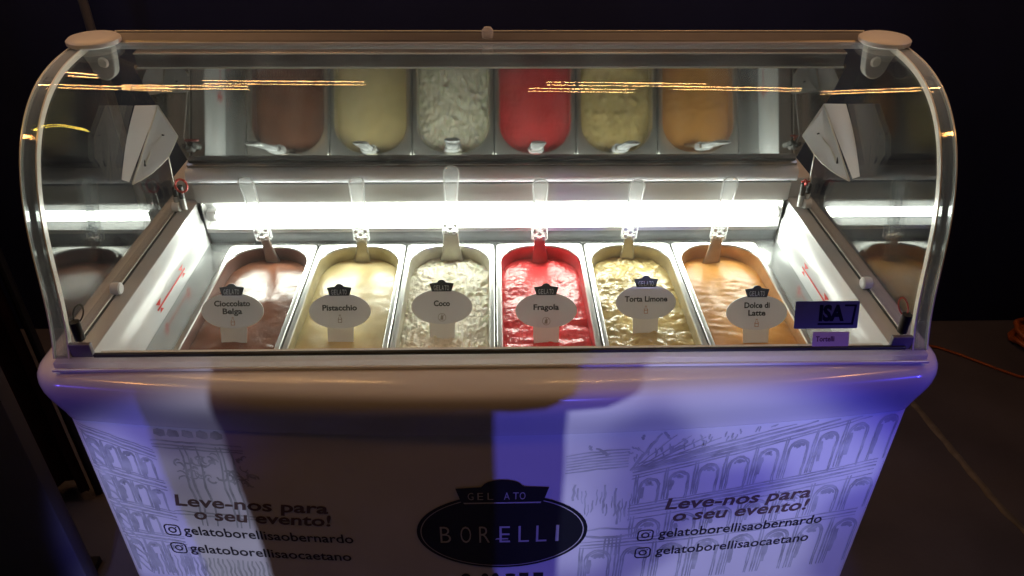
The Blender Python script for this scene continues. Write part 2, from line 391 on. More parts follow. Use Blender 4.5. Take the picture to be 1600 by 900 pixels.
mb.add([(.5035, .022, .8945), (.5448, .022, .8945), (.5448, .463, .8945), (.5035, .463, .8945)], [(0, 1, 2, 3)])
mb.add([(-.5035, .4445, .8945), (.5035, .4445, .8945), (.5035, .463, .8945), (-.5035, .463, .8945)], [(0, 1, 2, 3)])
mb.add([(-.5035, .022, .8945), (.5035, .022, .8945), (.5035, .0705, .8945), (-.5035, .0705, .8945)], [(0, 1, 2, 3)])
mb.add([(-.5448, .022, .76), (.5448, .022, .76), (.5448, .463, .76), (-.5448, .463, .76)], [(0, 1, 2, 3)])
mb.build('pan_tray', M['tray'], FZ, fix=False)
# rear wall, light channel, tube, sill
mb = MB(); mb.box(-0.5448, 0.5448, 0.463, 0.470, 0.80, 0.9165); mb.build('rear_wall', M['rear_grey'], FZ, bevel=0.0008)
mb = MB()
sec = [(0.4600, 0.9165), (0.4600, 0.9245), (0.4655, 0.9260), (0.4800, 0.9300), (0.4820, 0.9500), (0.4800, 0.9690), (0.4690, 0.9725), (0.4680, 0.9765)]
mb.grid([[(x, y, z) for x in (-.5448, .5448)] for y, z in sec])
ch = mb.build('light_channel', M['white_plastic'], FZ, fix=False, auto=.5)
for xx in (-.5470, .5452): mb = MB(); mb.box(xx, xx+.0018, .4625, .4830, .9170, .9765); mb.build('end_plate', M['white_plastic'], ch)
mb = MB(); mb.tube([(-0.522, 0.4698, 0.9490), (0.538, 0.4698, 0.9490)], 0.0095, 16); mb.build('light_tube', M['led'], FZ, auto=.6)
for xx in (-.5320, .541):
    mb = MB(); mb.box(xx-.003 if xx > 0 else xx-.010, xx+.0035 if xx > 0 else xx+.010, .4625, .4785, .940, .960); mb.build('tube_socket', M['white_plastic'], FZ, bevel=.002)
mb = MB(); mb.grid([[(x, y, z) for x in (-.5555, .5555)] for y, z in [(0.4672, 0.9768), (0.4672, 0.9800), (0.4680, 1.0020), (0.4682, 1.0040), (0.4684, 1.0120), (0.480, 1.0130), (0.52, 1.0130)]])
mb.build('rear_panel', M['panel_grey'], FZ, fix=False, auto=.5)
mb = MB()
sec = [(0.520, 1.0165), (0.470, 1.0165), (0.4640, 1.0185), (0.4605, 1.0250), (0.4610, 1.0330), (0.4650, 1.0405), (0.4710, 1.0440), (0.62, 1.0440), (0.62, 1.0165)]
mb.prism(sec, (-0.562, 0, 0), (0, 1, 0), (0, 0, 1), 1.124)
mb.build('rear_sill', M['sill'], FZ, auto=.7)
mb = MB(); mb.box(-.60, .60, .482, .618, .965, 1.0160); mb.build('rear_housing', M['ledge'], FZ, bevel=.003)
# sliding mirror door at the back, leaning forward
DIR = Vector((0, -0.46947, 0.88295)); NRM = Vector((0, -0.88295, -0.46947))
P0 = Vector((0, 0.478, 1.052))
def door_pt(x, t, d=0): return P0+Vector((x, 0, 0))+DIR*t-NRM*d
mb = MB()
def slab(mb, x0, x1, t0, t1, d0, d1):
    c = [door_pt(x, t, d) for d in (d0, d1) for t in (t0, t1) for x in (x0, x1)]
    mb.add(c, [(0, 2, 3, 1), (4, 5, 7, 6), (0, 1, 5, 4), (2, 6, 7, 3), (0, 4, 6, 2), (1, 3, 7, 5)])
slab(mb, -0.556, 0.556, 0.0, 0.238, 0, 0.005); mb.build('rear_door', M['mirror'], FZ)
mb = MB(); slab(mb, -0.560, 0.560, -0.010, 0.0004, -0.006, 0.012); mb.build('door_rail', M['alu_dark'], FZ, bevel=.001)
# top bar and rear top rail
mb = MB()
for sec_ in ([(0.3105, 1.3070), (0.3105, 1.3165), (0.3120, 1.3185), (0.3400, 1.3225), (0.3440, 1.3210), (0.3440, 1.3070)],): mb.prism(sec_, (-0.560, 0, 0), (0, 1, 0), (0, 0, 1), 1.12)
mb.build('top_bar', M['alu'], FZ, auto=.5)
mb = MB(); mb.box(-.556, .556, .3075, .3102, 1.3072, 1.3172); mb.build('bar_face', M['sill'], FZ, bevel=.001)
mb = MB(); mb.tube([(-.558, .3425, 1.3238), (.558, .3425, 1.3238)], 0.0012, 8); mb.build('bar_edge', M['bright_edge'], FZ, auto=.8)
mb = MB(); mb.prism([(0.3600, 1.2650), (0.3600, 1.2870), (0.3850, 1.2900), (0.3850, 1.2650)], (-0.548, 0, 0), (0, 1, 0), (0, 0, 1), 1.096); mb.build('rear_top_rail', M['alu_dark'], FZ, bevel=.001)
mb = MB()
for z in (1.2640, 1.2858): mb.box(-0.548, 0.548, 0.3570, 0.3597, z-.0012, z+.0012)
mb.build('rail_bead', M['bright_edge'], FZ, bevel=.0006)
mb = MB(); mb.tube([(-0.009, .325, 1.318), (-0.009, .325, 1.330), (-0.009, .325, 1.334)], [.0085, .0085, .0055], 16); mb.build('top_knob', M['frost'], FZ, auto=.6)
# curved front glass
PY = [-1.6186980569199076, -9.321206251250164, 11.598029228496987, -3.118151286678322, 0.5034518893358139, 0.0059606475072994615]
PZ = [29.74122655593262, -34.592284629873646, 11.106553025356943, -1.2710744170779806, 1.00243860868557, 0.9779827398659372]
SL = 0.4969
def gprof(s, d=0.0):
    y, z = np.polyval(PY, s), np.polyval(PZ, s); ty, tz = np.polyval(np.polyder(PY), s), np.polyval(np.polyder(PZ), s)
    L = math.hypot(ty, tz); return y-d*tz/L, z+d*ty/L          # d > 0: outwards
SS = [SL*i/70 for i in range(71)]
def gsweep(x0, x1, d0, d1, name, material, sm=0.9):
    rows = []
    for s in SS:
        (ya, za), (yb, zb) = gprof(s, d0), gprof(s, d1)
        rows.append([(x0, ya, za), (x1, ya, za), (x1, yb, zb), (x0, yb, zb)])
    q = MB(); q.grid(rows, closed=True)
    n = len(rows)*4; q.add([*rows[0], *rows[-1]], [(0, 1, 2, 3), (4, 5, 6, 7)])
    return q.build(name, material, FZ, auto=sm)
gsweep(-0.5795, 0.5795, -0.005, 0.0, 'front_glass', M['glass'])
for s in (-1, 1):
    def xs(a, b_): return sorted((s*a, s*b_))
    gsweep(*xs(0.5800, 0.5985), -0.008, -0.001, 'glass_trim', M['clear_trim'])
    gsweep(*xs(0.5778, 0.5797), -0.007, 0.0015, 'trim_highlight', M['bright_edge'])  # pale strips stand in for the lit edges of the glass
    gsweep(*xs(0.5990, 0.6005), -0.006, 0.0005, 'trim_highlight', M['bright_edge'])
# side glass: a 5 mm pane bounded by the curve, the sloping door and the base
for s in (-1, 1):
    out = []
    for k in range(0, 71, 2):
        y, z = gprof(SS[k], -0.009); out.append((y, z))
    out += [(0.3655, 1.306), (0.372, 1.262), (0.470, 1.075), (0.470, 0.9762), (0.014, 0.9762)]
    q = MB(); q.prism(out, (s*0.588-0.0025, 0, 0), (0, 1, 0), (0, 0, 1), 0.005); q.build('side_glass', M['side_glass'], FZ)
    a, b_ = sorted((s*0.5835, s*0.5850)); q = MB(); q.box(a, b_, 0.03, 0.46, 0.9754, 0.9785); q.build('glass_seal', M['bright_edge'], FZ, bevel=.0005)
    a, b_ = sorted((s*0.5805, s*0.5830)); q = MB(); q.box(a, b_, 0.03, 0.46, 0.9753, 0.9770); q.build('dark_seal', M['gasket'], FZ)
    # round glass knobs
    for y in (0.167, 0.436):
        q = MB(); q.tube([(s*0.5855, y, 0.985), (s*0.5805, y, 0.985), (s*0.5735, y, 0.985), (s*0.5715, y, 0.985)], [.009, .0095, .0095, .0075], 20); q.build('glass_knob', M['white_plastic'], FZ, auto=.6)
    # front corner bracket with rubber plug and cord loop
    q = MB(); a, b_ = sorted((s*0.577, s*0.548)); q.box(a, b_, 0.009, 0.016, 0.9775, 0.9985); br = q.build('corner_bracket', noisy(mat('bracket_grey', (0.20, 0.19, 0.23), .4), 20, .1), FZ, bevel=.001)
    q = MB(); q.tube([(s*0.5655, 0.0225, 0.9985), (s*0.5655, 0.0235, 1.027)], 0.0068, 14); q.build('rubber_plug', M['black'], br, auto=.6)
    q = MB(); c = Vector((s*0.560, 0.030, 1.036))
    q.tube([c+Vector((s*-0.0065*math.cos(t)+s*.004*math.sin(t)*-1, 0.003*math.sin(t), 0.0125*math.sin(t))) for t in [2*math.pi*i/28 for i in range(28)]], 0.0011, 8, closed=True)
    q.build('cord_loop', M['black'] if s < 0 else M['red_wire'], br, smooth=True)
    # rear corner: clip, plugs and red loop
    q = MB(); q.tube([(s*0.578, 0.438, 0.985), (s*0.5775, 0.440, 1.004)], 0.0055, 12); q.tube([(s*0.5660, 0.435, 0.980), (s*0.5660, 0.437, 1.002)], 0.0052, 12); rc = q.build('rear_clip', M['bracket'], FZ, auto=.6)
    q = MB(); q.tube([(s*0.578, 0.440, 1.003), (s*0.5775, 0.441, 1.022)], 0.0042, 12); q.tube([(s*0.5660, 0.437, 1.001), (s*0.5645, 0.437, 1.026)], 0.0050, 12); q.build('rubber_plug', M['black'], rc, auto=.6)
    q = MB(); c = Vector((s*0.5600, 0.432, 1.0290))
    if s < 0: q.tube([c+Vector((0.0105*math.cos(t), 0.002*math.sin(t), 0.0115*math.sin(t))) for t in [2*math.pi*i/28 for i in range(28)]], 0.0022, 8, closed=True)
    else:
        q.tube([(0.5660, .436, 1.020), (0.5665, .430, 1.032), (0.562, .428, 1.036)], .0028, 8); q.tube([(0.571, .428, 1.0335), (0.5555, .428, 1.0335)], .0016, 8)
    q.build('red_loop', M['red_wire'], rc, smooth=True)
    # white folded wedge fixed to the side glass, with a wire down to the clip
    def mx(p): return (s*p[0], p[1], p[2])
    A, B, C_, D, E_, F_ = [mx(p) for p in [(0.5842, .392, 1.190), (0.5440, .386, 1.193), (0.5180, .372, 1.146), (0.5270, .340, 1.125), (0.5690, .285, 1.103), (0.5845, .286, 1.1105)]]
    if s > 0: C_ = (0.5160, .376, 1.142); 
    wd = MB()
    th = Vector(mx((0.0, 0.0022, 0.0012)))
    def sheet(pts, th):
        n = len(pts); a_ = [Vector(p) for p in pts]; b2 = [p+th for p in a_]
        wd.add(a_+b2, [tuple(range(n)), tuple(n+i for i in reversed(range(n)))]+[(i, n+i, n+(i+1) % n, (i+1) % n) for i in range(n)])
    # left leaf with a bowed outer edge, right leaf with a bowed lower edge
    def arc(p, q_, out_, k=6):
        p, q_, out_ = Vector(p), Vector(q_), Vector(out_); return [p.lerp(q_, i/k)+out_*math.sin(math.pi*i/k) for i in range(1, k)]
    leafA = [A]+arc(A, F_, (0, -.002, .006))+[F_]+[tuple(Vector(E_)+Vector((s*.004, 0, .004)))]+[B]
    leafB = [B, E_]+arc(E_, D, (0, .002, -.005), 4)+[D, C_]
    sheet(leafA, th); sheet(leafB, th)
    wo = wd.build('wedge_holder', M['frost'], FZ, bevel=.0006, segs=1)
    q = MB(); q.tube([B, Vector(B).lerp(Vector(E_), .5)+Vector((0, -.001, 0)), E_], .0014, 8); q.tube([Vector(E_)]+arc(E_, D, (0, .002, -.005), 4)+[D], .0011, 8); q.tube([B, C_, D], .0009, 8); q.build('bright_edge', M['frost_edge'], wo, smooth=True)
    # slit with dark ends
    mid = Vector(B).lerp(Vector(E_), .35).lerp(Vector(C_), .45); low = Vector(B).lerp(Vector(E_), .80).lerp(Vector(D), .25)
    q = MB(); q.tube([mid+Vector((0, -.0012, 0)), mid.lerp(low, .5)+Vector((s*.004, -.0014, 0)), low+Vector((0, -.0012, 0))], [.0006, .0012, .0020], 8); q.build('slit', M['bright_edge'], wo, smooth=True)
    q = MB(); q.tube([low+Vector((s*-.002, -.002, .010)), low+Vector((0, -.002, 0))], [.0008, .0019], 8); q.build('slot_hole', M['black'], wo, smooth=True); q = MB(); hp = mid+Vector((s*-.004, -.0022, 0)); q.tube([hp, hp+Vector((s*.0035, 0, .001))], .0012, 8); q.build('slot_hole', M['black'], wo, smooth=True)
    q = MB(); q.tube([D, Vector(D).lerp(Vector((s*.570, .428, 1.040)), .5)+Vector((0, 0, -.001)), (s*.570, .428, 1.040), (s*.5740, .436, 1.02)], .0010, 8); q.build('holder_wire', M['frost_edge'] if s < 0 else M['white_plastic'], wo, smooth=True)
    # top end cap and hanging bracket
    cx, cyy, cz = s*0.5735, 0.305, 1.3235
    q = MB(); rr_ = [(0.020, .0045), (0.033, .003), (0.0365, 0), (0.0365, -.005), (0.033, -.0075), (0.0, -.0075)]
    rows = [[(cx+a*math.cos(2*math.pi*k/40), cyy+a*math.sin(2*math.pi*k/40), cz+h) for k in range(40)] for a, h in [(0.0001, .0052)]+rr_]
    q.grid(rows, closed=True); cap = q.build('end_cap', M['white_plastic'], FZ, auto=.8)
    # tongue outline hanging below the cap, in the X-Z plane
    o2 = [(-.026, 0.0), (-.024, -.014), (-.0185, -.026)]+[(.0005+.0170*math.cos(t), -.031+.0185*math.sin(t)) for t in [math.radians(190+i*17) for i in range(11)]]+[(.0185, -.026), (.020, -.012), (.020, 0)]
    o2 = [(-s*p[0], p[1]) for p in o2]
    if s > 0: pass
    if s < 0: pass
    q = MB(); ol = o2 if s < 0 else list(reversed(o2))
    q.prism(ol if s > 0 else o2, (cx-s*.008, .3085, cz-.0075), (1, 0, 0), (0, 0, 1), 0.018)
    q.build('cap_bracket', M['bracket'], cap, bevel=.003, segs=3)
    q = MB(); q.tube([(cx-s*.012, .2895, cz-.030), (cx-s*.012, .2860, cz-.030)], [.008, .006], 16); q.build('bracket_screw', M['bright_edge'], cap, auto=.6)
    # red load-limit mark on the liner wall
    q = MB()
    def wall(y, z):
        x = np.interp(z, [0.8935, 0.905, 0.9385], [0.5450, 0.5470, 0.5505]); return (s*(x-0.0008), y, z)
    ya, yb, zc_ = 0.205, 0.335, 0.9160
    if s > 0: ya, yb = 0.205, 0.325
    q.add([wall(ya, zc_-.0017), wall(yb, zc_-.0017), wall(yb, zc_+.0017), wall(ya, zc_+.0017)], [(0, 1, 2, 3)])
    for y in (ya+.012, yb-.012):
        q.add([wall(y-.011, zc_+.0105), wall(y+.011, zc_+.0105), wall(y, zc_+.0022)], [(0, 1, 2)]); q.add([wall(y-.008, zc_-.008), wall(y+.008, zc_-.008), wall(y, zc_-.0022)], [(0, 1, 2)])
    q.build('load_mark', M['red'], FZ, fix=False)
mb = MB(); mb.tube([(-.452, .4605, .8950), (-.452, .4605, .9030), (-.452, .4605, .9080)], [.009, .007, .003], 12); mb.build('rear_plug', M['black'], FZ, auto=.7)

# ---- stickers on the curved glass
def on_glass(x, v, lift=0.0006):
    y, z = gprof(v, lift); return (x, y, z)
def sv(z):   # arc length for a given height near the base
    return float(np.interp(z, [np.polyval(PZ, s) for s in SS], SS))
def gpoly(mb, outline, lift):
    """polygon laid on the glass, cut into horizontal strips so that it follows the curve"""
    mb.add([on_glass(x, v, lift) for x, v in outline], [tuple(range(len(outline)))])
s0, s1 = sv(1.0080), sv(1.0465)
def isa(u, v): return (0.4085+0.0885*u+0.0012*(1-v), s0+(s1-s0)*v)
q = MB(); gpoly(q, [isa(u, v) for u, v in rrect(0, 1, 0, 1, .035)], .0006); st = q.build('maker_sticker', M['stk_blue'], FZ, fix=False)
q = MB(); gpoly(q, [isa(u, v) for u, v in ellipse(.215, .5, .165, .40)], .0009); q.build('sticker_ellipse', M['stk_mid'], st, fix=False)
q = MB(); gpoly(q, [isa(u, v) for u, v in [(.30, .16), (.36, .40), (.345, .70), (.20, .30)]], .0011); q.build('ellipse_shade', M['stk_blue'], st, fix=False)
q = MB(); lettering(q, 'ISA', lambda x, y: on_glass(*isa(x, y), .0012), .380, .775, .30, .54, bold=.05)
for a in ([(.37, .13), (.93, .13), (.93, .20), (.37, .20)], [(.895, .20), (.93, .20), (.96, .87), (.925, .87)], [(.77, .80), (.93, .80), (.93, .87), (.77, .87)]): gpoly(q, [isa(*p) for p in a], .0010)
q.build('sticker_lettering', M['stk_navy'], st, fix=False)
s2, s3 = sv(0.9840), sv(1.0035)
def tor(u, v): return (0.4370+0.0510*u, s2+(s3-s2)*v)
q = MB(); gpoly(q, [tor(u, v) for u, v in rrect(0, 1, 0, 1, .05)], .0006); st2 = q.build('small_sticker', M['stk_pink'], FZ, fix=False)
q = MB(); lettering(q, 'Tortelli', lambda x, y: on_glass(*tor(x, y), .0010), .09, .60, .36, .34, bold=.02, shear=.0)
q.build('sticker_lettering', M['stk_plum'], st2, fix=False)

# ---- printed front: lettering, logo, line drawing
def face(x, z, lift=0.0006): return (x, bow(x)-lift+0.0, z)
def face_r(x, z, lift=0.0006):
    # follow the real cabinet surface (outline uses hw - r for the bow)
    hw = HW-0.035
    xr = x-XC
    y = -BOW*max(0, 1-(xr/hw)**2)
    if abs(xr) > hw: d = abs(xr)-hw; y = 0.035-math.sqrt(max(0, .035**2-d*d))
    return (x, y-lift, z)
face = face_r
def icon(mb, x0, z0, w):
    def ringpoly(o, i):
        n = len(o); mb.add([face(*p) for p in o]+[face(*p) for p in i], [(k, (k+1) % n, n+(k+1) % n, n+k) for k in range(n)])
    ringpoly(rrect(x0, x0+w, z0, z0+w, w*.28), rrect(x0+w*.09, x0+w*.91, z0+w*.09, z0+w*.91, w*.2))
    ringpoly(ellipse(x0+w*.5, z0+w*.5, w*.26, w*.26, 28), ellipse(x0+w*.5, z0+w*.5, w*.16, w*.16, 28))
    mb.add([face(*p) for p in ellipse(x0+w*.76, z0+w*.76, w*.05, w*.05, 10)], [tuple(range(10))])
def slogan(x0a, x1a, za, x0b, x1b, zb, xi, xh0, xh1, zh, xh2, xh3, zh2, xi2, sl):
    q = MB()
    lettering(q, 'Leve-nos para', face, x0a, x1a, za, .0245, bold=.022, shear=.16, slope=sl)
    lettering(q, 'o seu evento!', face, x0b, x1b, zb, .0245, bold=.022, shear=.16, slope=sl)
    q.build('slogan', M['ink_brown'], FZ, fix=False)
    q = MB(); lettering(q, 'gelatoborellisaobernardo', face, xh0, xh1, zh,   .0205, bold=.012, slope=sl); icon(q, xi, zh-.006, .0265); q.build('web_handle', M['ink_black'], FZ, fix=False)
    q = MB(); lettering(q, 'gelatoborellisaocaetano', face, xh2, xh3, zh2,   .0205, bold=.012, slope=sl); icon(q, xi2, zh2-.006, .0265); q.build('web_handle', M['ink_black'], FZ, fix=False)
slogan(.258, .490, .7010, .272, .490, .6725, .2205, .255, .525, .6350, .255, .512, .5920, .2205, 0.0)
slogan(-.495, -.258, .7030, -.472, -.258, .6740, -.5285, -.497, -.226, .6350, -.497, -.234, .5910, -.5285, 0.0)
# logo
cx, cz, ra, rb = .0075, .664, .1325, .0865
q = MB(); q.add([face(*p, .0010) for p in ellipse(cx, cz, ra, rb, 72)]+[face(cx, cz, .0010)], [(i, (i+1) % 72, 72) for i in range(72)]); lg = q.build('logo_badge', M['logo_black'], FZ, fix=False)
q = MB(); n = 72; o = ellipse(cx, cz, ra*.957, rb*.945, n); i_ = ellipse(cx, cz, ra*.945, rb*.927, n)
q.add([face(*p, .0014) for p in o]+[face(*p, .0014) for p in i_], [(k, (k+1) % n, n+(k+1) % n, n+k) for k in range(n)]); q.build('logo_ring', M['ink_white'], lg, fix=False)
q = MB(); bn = [(-.049, .733), (-.0545, .7345), (-.062, .764), (-.024, .767)]+[(.0075+.029*math.cos(t), .768+.014*math.sin(t)) for t in [math.radians(170-i*16) for i in range(11)]]+[(.040, .767), (.077, .764), (.0695, .7345), (.064, .733)]
q.add([face(*p, .0017) for p in bn]+[face(.0075, .750, .0017)], [(i, (i+1) % len(bn), len(bn)) for i in range(len(bn))]); bo = q.build('logo_banner', M['logo_black'], lg, fix=False)
q = MB(); q.add([face(*p, .0016) for p in [(-.050, .7300), (.065, .7300), (.066, .7330), (-.051, .7330)]], [(0, 1, 2, 3)]); q.build('banner_line', M['ink_white'], lg, fix=False)
def narrow(q, chars, xs, w, base, cap, lift, bold):
    for c, x in zip(chars, xs): lettering(q, c, lambda a, b_: face(a, b_, lift), x, x+(w*.3 if c == 'I' else w), base, cap, bold=bold)
q = MB()
narrow(q, 'BORELLI', (-.089, -.0575, -.0285, .003, .0325, .0600, .0905), .0165, .640, .0400, .0016, -.008)
q.add([face(*p, .0016) for p in [(-.004, .6475), (.0165, .6475), (.0165, .6505), (-.001, .6505)]], [(0, 1, 2, 3)])
q.build('logo_lettering', M['ink_white'], lg, fix=False)
q = MB(); narrow(q, 'GELATO', (-.044, -.0295, -.0145, .010, .0235, .0335), .0085, .7395, .0160, .0022, -.006); q.build('banner_lettering', M['ink_white'], lg, fix=False)
# line drawing of an arcaded building
DR = MB()
def stroke(pts, w=.0016, lift=.0004, jit=.0008):
    pts = [(p[0]+random.uniform(-jit, jit), p[1]+random.uniform(-jit, jit)) for p in pts]
    L = []; n = len(pts)
    for i in range(n):
        a, c = pts[max(0, i-1)], pts[min(n-1, i+1)]; d = math.hypot(c[0]-a[0], c[1]-a[1]) or 1
        nx, nz = -(c[1]-a[1])/d, (c[0]-a[0])/d
        ww = 1.55*w*(.55+.6*math.sin(math.pi*(i+.6)/(n+.2)))*random.uniform(.8, 1.2)*.5
        L.append((face(pts[i][0]+nx*ww, pts[i][1]+nz*ww, lift), face(pts[i][0]-nx*ww, pts[i][1]-nz*ww, lift)))
    DR.grid([list(p) for p in L])
def seg(a, b_, n=10): return [(a[0]+(b_[0]-a[0])*i/n, a[1]+(b_[1]-a[1])*i/n) for i in range(n+1)]
def inside(p): return abs(p[0]) < .603 and .52 < p[1] < .868
def cornice(a, b_, offs):
    for o_, w in offs:
        pts = [(x, z+o_) for x, z in seg(a, b_, 24)]
        pts = [p for p in pts if inside(p)]
        if len(pts) > 2: stroke(pts, w)
def arcade(x0, x1, base, top, n, w=.0016, fill=True):
    for i in range(n):
        a, b_ = x0+(x1-x0)*i/n, x0+(x1-x0)*(i+1)/n; g = (b_-a)
        l, r_ = a+g*.18, b_-g*.12; mid = (l+r_)/2
        zb, zt = base((a+b_)/2), top((a+b_)/2); rad = (r_-l)/2; spring = zt-rad*1.15
        for k in (0, .16):
            ar = [(l+rad*k, zb)]+[(l+rad*k, zb+(spring-zb)*t/4) for t in range(1, 5)]+[(mid-rad*(1-k)*math.cos(math.pi*t/10), spring+rad*1.15*(1-k)*math.sin(math.pi*t/10)) for t in range(1, 10)]+[(r_-rad*k, spring+(zb-spring)*t/4) for t in range(0, 5)]
            ar = [p for p in ar if inside(p)]
            if len(ar) > 3: stroke(ar, w)
        for k in range(3 if fill else 0):      # shading that follows the head of the opening
            q0 = .62-.13*k; a0, a1 = random.uniform(.3, 1.1), random.uniform(1.7, 2.9)
            ar = [(mid-rad*q0*math.cos(a0+(a1-a0)*t/6), spring+rad*1.05*q0*math.sin(a0+(a1-a0)*t/6)) for t in range(7)]
            if all(inside(t) for t in ar): stroke(ar, w*random.uniform(1.2, 2.6))
        if fill and random.random() < .8:
            p_ = seg((l+rad*.35, spring), (l+rad*random.uniform(.2, .5), zb+(spring-zb)*random.uniform(.1, .5)), 5)
            if all(inside(t) for t in p_): stroke(p_, w*2.2)
        for xx in (a+g*.02, a+g*.10):
            p_ = seg((xx, zb), (xx, zt+.008), 5)
            if all(inside(t) for t in p_): stroke(p_, w)
c1 = lambda x: .787+(x-.2)*.262
c2 = lambda x: .700+(x-.2)*.150
c3 = lambda x: .628+(x-.2)*.060
cornice((.2, c1(.2)), (.60, c1(.60)), [(0, .0035), (-.008, .002), (.009, .0026), (.016, .0015), (-.014, .0016)])
cornice((.2, c2(.2)), (.60, c2(.60)), [(0, .0030), (-.007, .0016), (.008, .0022), (.014, .0014), (-.018, .0016)])
cornice((.13, c3(.13)), (.60, c3(.60)), [(0, .0026), (-.007, .0016), (.008, .0018)])
arcade(.205, .60, lambda x: c2(x)+.014, lambda x: c1(x)-.022, 9)
arcade(.205, .60, lambda x: c3(x)+.010, lambda x: c2(x)-.024, 7)
arcade(.13, .60, lambda x: .525, lambda x: c3(x)-.014, 8, .0019)
for i in range(9): stroke(seg((.196+.002*i, .792), (.235+.022*i, .864-.004*i), 10), random.uniform(.001, .0028))
for i in range(46):
    x = random.uniform(.12, .50); z = random.uniform(.80, .875)
    if z > c1(x)+.018: a = random.uniform(.4, 2.6); L_ = random.uniform(.008, .03); p_ = seg((x, z), (x+L_*math.cos(a), z+L_*math.sin(a)), 5); inside(p_[-1]) and stroke(p_, random.uniform(.001, .0026), jit=.0016)
for i in range(60):                        # fine hatch under the cornice
    x = .2+.395*random.random(); z = c1(x)+random.uniform(.018, .034); p_ = seg((x, z), (x+random.uniform(-.003, .003), z+.010), 3)
    if inside(p_[-1]): stroke(p_, .0014)
for i in range(7): stroke([(x, .790+.006*i+.010*math.sin((x-.10)*16)) for x in [.10+.0115*t for t in range(9)]], .0016)
for i in range(16):
    x = .115+.0058*i; z0_ = random.uniform(.72, .775); stroke([(x+random.uniform(-.0015, .0015), z0_-.009*t) for t in range(0, random.randint(4, 8))], random.uniform(.0008, .0026))
stroke([(.175+.05*math.cos(t), .660+.018*math.sin(t)) for t in [math.pi+math.pi*k/12 for k in range(13)]], .003)
stroke([(.12+.10*t/10, .662-.002*math.sin(t)) for t in range(11)], .002)
for i in range(5): stroke([(.17+.006*i, .640-.012*t+.002*i) for t in range(5)], .0018)
DR.build('printed_drawing', M['ink_grey'], FZ, fix=False); DR = MB()
# left part: columns and statues
for x0 in (-.46, -.452, -.435, -.405, -.398, -.385):
    stroke([(x0+.002*math.sin(t*1.3), .835-.022*t) for t in range(0, 9)], .0020)
for z in (.842, .834, .8285, .690, .683): stroke(seg((-.500, z), (-.365, z-.003), 14), .0018)
for i in range(44):
    x = random.uniform(-.47, -.36); z = random.uniform(.755, .815); a = random.uniform(0, 6.28); r0 = random.uniform(.003, .009)
    stroke([(x+r0*math.cos(a+t*.6), z+r0*1.2*math.sin(a+t*.6)) for t in range(6)], random.uniform(.0012, .0026))
for i in range(5): q0 = -.490+.021*i; stroke(seg((q0, .8590), (q0+.016, .8575), 5), .0085)
cl = lambda z0, k: (lambda x: z0-(x+.60)*k)
for z0, k in ((.850, .42), (.772, .30), (.694, .20), (.622, .08)):
    for o_, w_ in ((0, .0028), (-.007, .0016), (.008, .0018), (.013, .0012)):
        stroke([(x, z+o_) for x, z in seg((-.604, z0+.002), (-.500, cl(z0, k)(-.500)), 12)], w_)
arcade(-.604, -.505, cl(.782, .30), cl(.838, .42), 4, .0018)
arcade(-.604, -.505, cl(.704, .20), cl(.760, .30), 4, .0018)
arcade(-.604, -.530, cl(.632, .08), cl(.684, .20), 3, .0018)
arcade(-.604, -.480, lambda x: .53, cl(.610, .08), 4, .0018)
for i in range(14):
    z = .85-.022*i; stroke([(-.602+.005*t, z-.008*t-.002*math.sin(t*2+i)) for t in range(6)], random.uniform(.0014, .0028))
for i in range(26):
    x = -.575+.008*i; 
    if x < -.365: stroke([(x+.0015*math.sin(t*2+i), .578-.011*t) for t in range(0, 6)], random.uniform(.0014, .003))
DR.build('printed_drawing', M['ink_grey'], FZ, fix=False)
q = MB()
for x, w in ((-.052, .016), (-.021, .012), (-.004, .012)): q.add([face(*p, .001) for p in ellipse(x, .551, w*.5, .012, 16)], [tuple(range(16))])
lettering(q, 'ilI', lambda a, b_: face(a, b_, .001), .012, .074, .545, .016, bold=.03)
q.build('lower_lettering', M['ink_black'], FZ, fix=False)

# ================================================================== PANS, GELATO, SPATULAS, SIGNS
PITCH = 0.167; Y0, Y1 = 0.072, 0.4425
FL = [ # key, adjective, colour, smear colour, sign text lines, icon
 ('chocolate', (0.190, 0.072, 0.038), (0.16, 0.075, 0.055), ['Cioccolato', 'Belga'], 'bottle'),
 ('pistachio', (0.60, 0.48, 0.235), (0.42, 0.36, 0.20), ['Pistacchio'], 'bottle'),
 ('coconut', (0.86, 0.81, 0.64), (0.48, 0.45, 0.36), ['Coco'], 'ring'),
 ('strawberry', (0.66, 0.042, 0.046), (0.52, 0.030, 0.035), ['Fragola'], 'ring'),
 ('lemon_cake', (0.60, 0.46, 0.19), (0.42, 0.34, 0.19), ['Torta Limone'], 'bottle'),
 ('caramel', (0.60, 0.28, 0.065), (0.42, 0.22, 0.085), ['Dolce di', 'Latte'], 'bottle')]
DESC = {'chocolate': 'brown chocolate', 'pistachio': 'pale yellow green pistachio', 'coconut': 'white flaky coconut', 'strawberry': 'bright red strawberry', 'lemon_cake': 'creamy lumpy lemon cake', 'caramel': 'tan orange caramel'}
NEXT = {'chocolate': 'leftmost of the six', 'pistachio': 'between chocolate and coconut', 'coconut': 'between pistachio and strawberry', 'strawberry': 'between coconut and lemon cake', 'lemon_cake': 'between strawberry and caramel', 'caramel': 'rightmost of the six'}
def opening(cx, a, y0, y1, r, n=10):
    # small radius at the front corners, wide radius at the back corners
    rf = min(r, .030); o = []
    for sx, yy, rr, a0 in ((1, y0, rf, -90), (1, y1, r, 0), (-1, y1, r, 90), (-1, y0, rf, 180)):
        for i in range(n+1):
            t = math.radians(a0+90*i/n); o.append((cx+sx*(a-rr)+rr*math.cos(t), (yy+rr if yy == y0 else yy-rr)+rr*math.sin(t)))
    return o
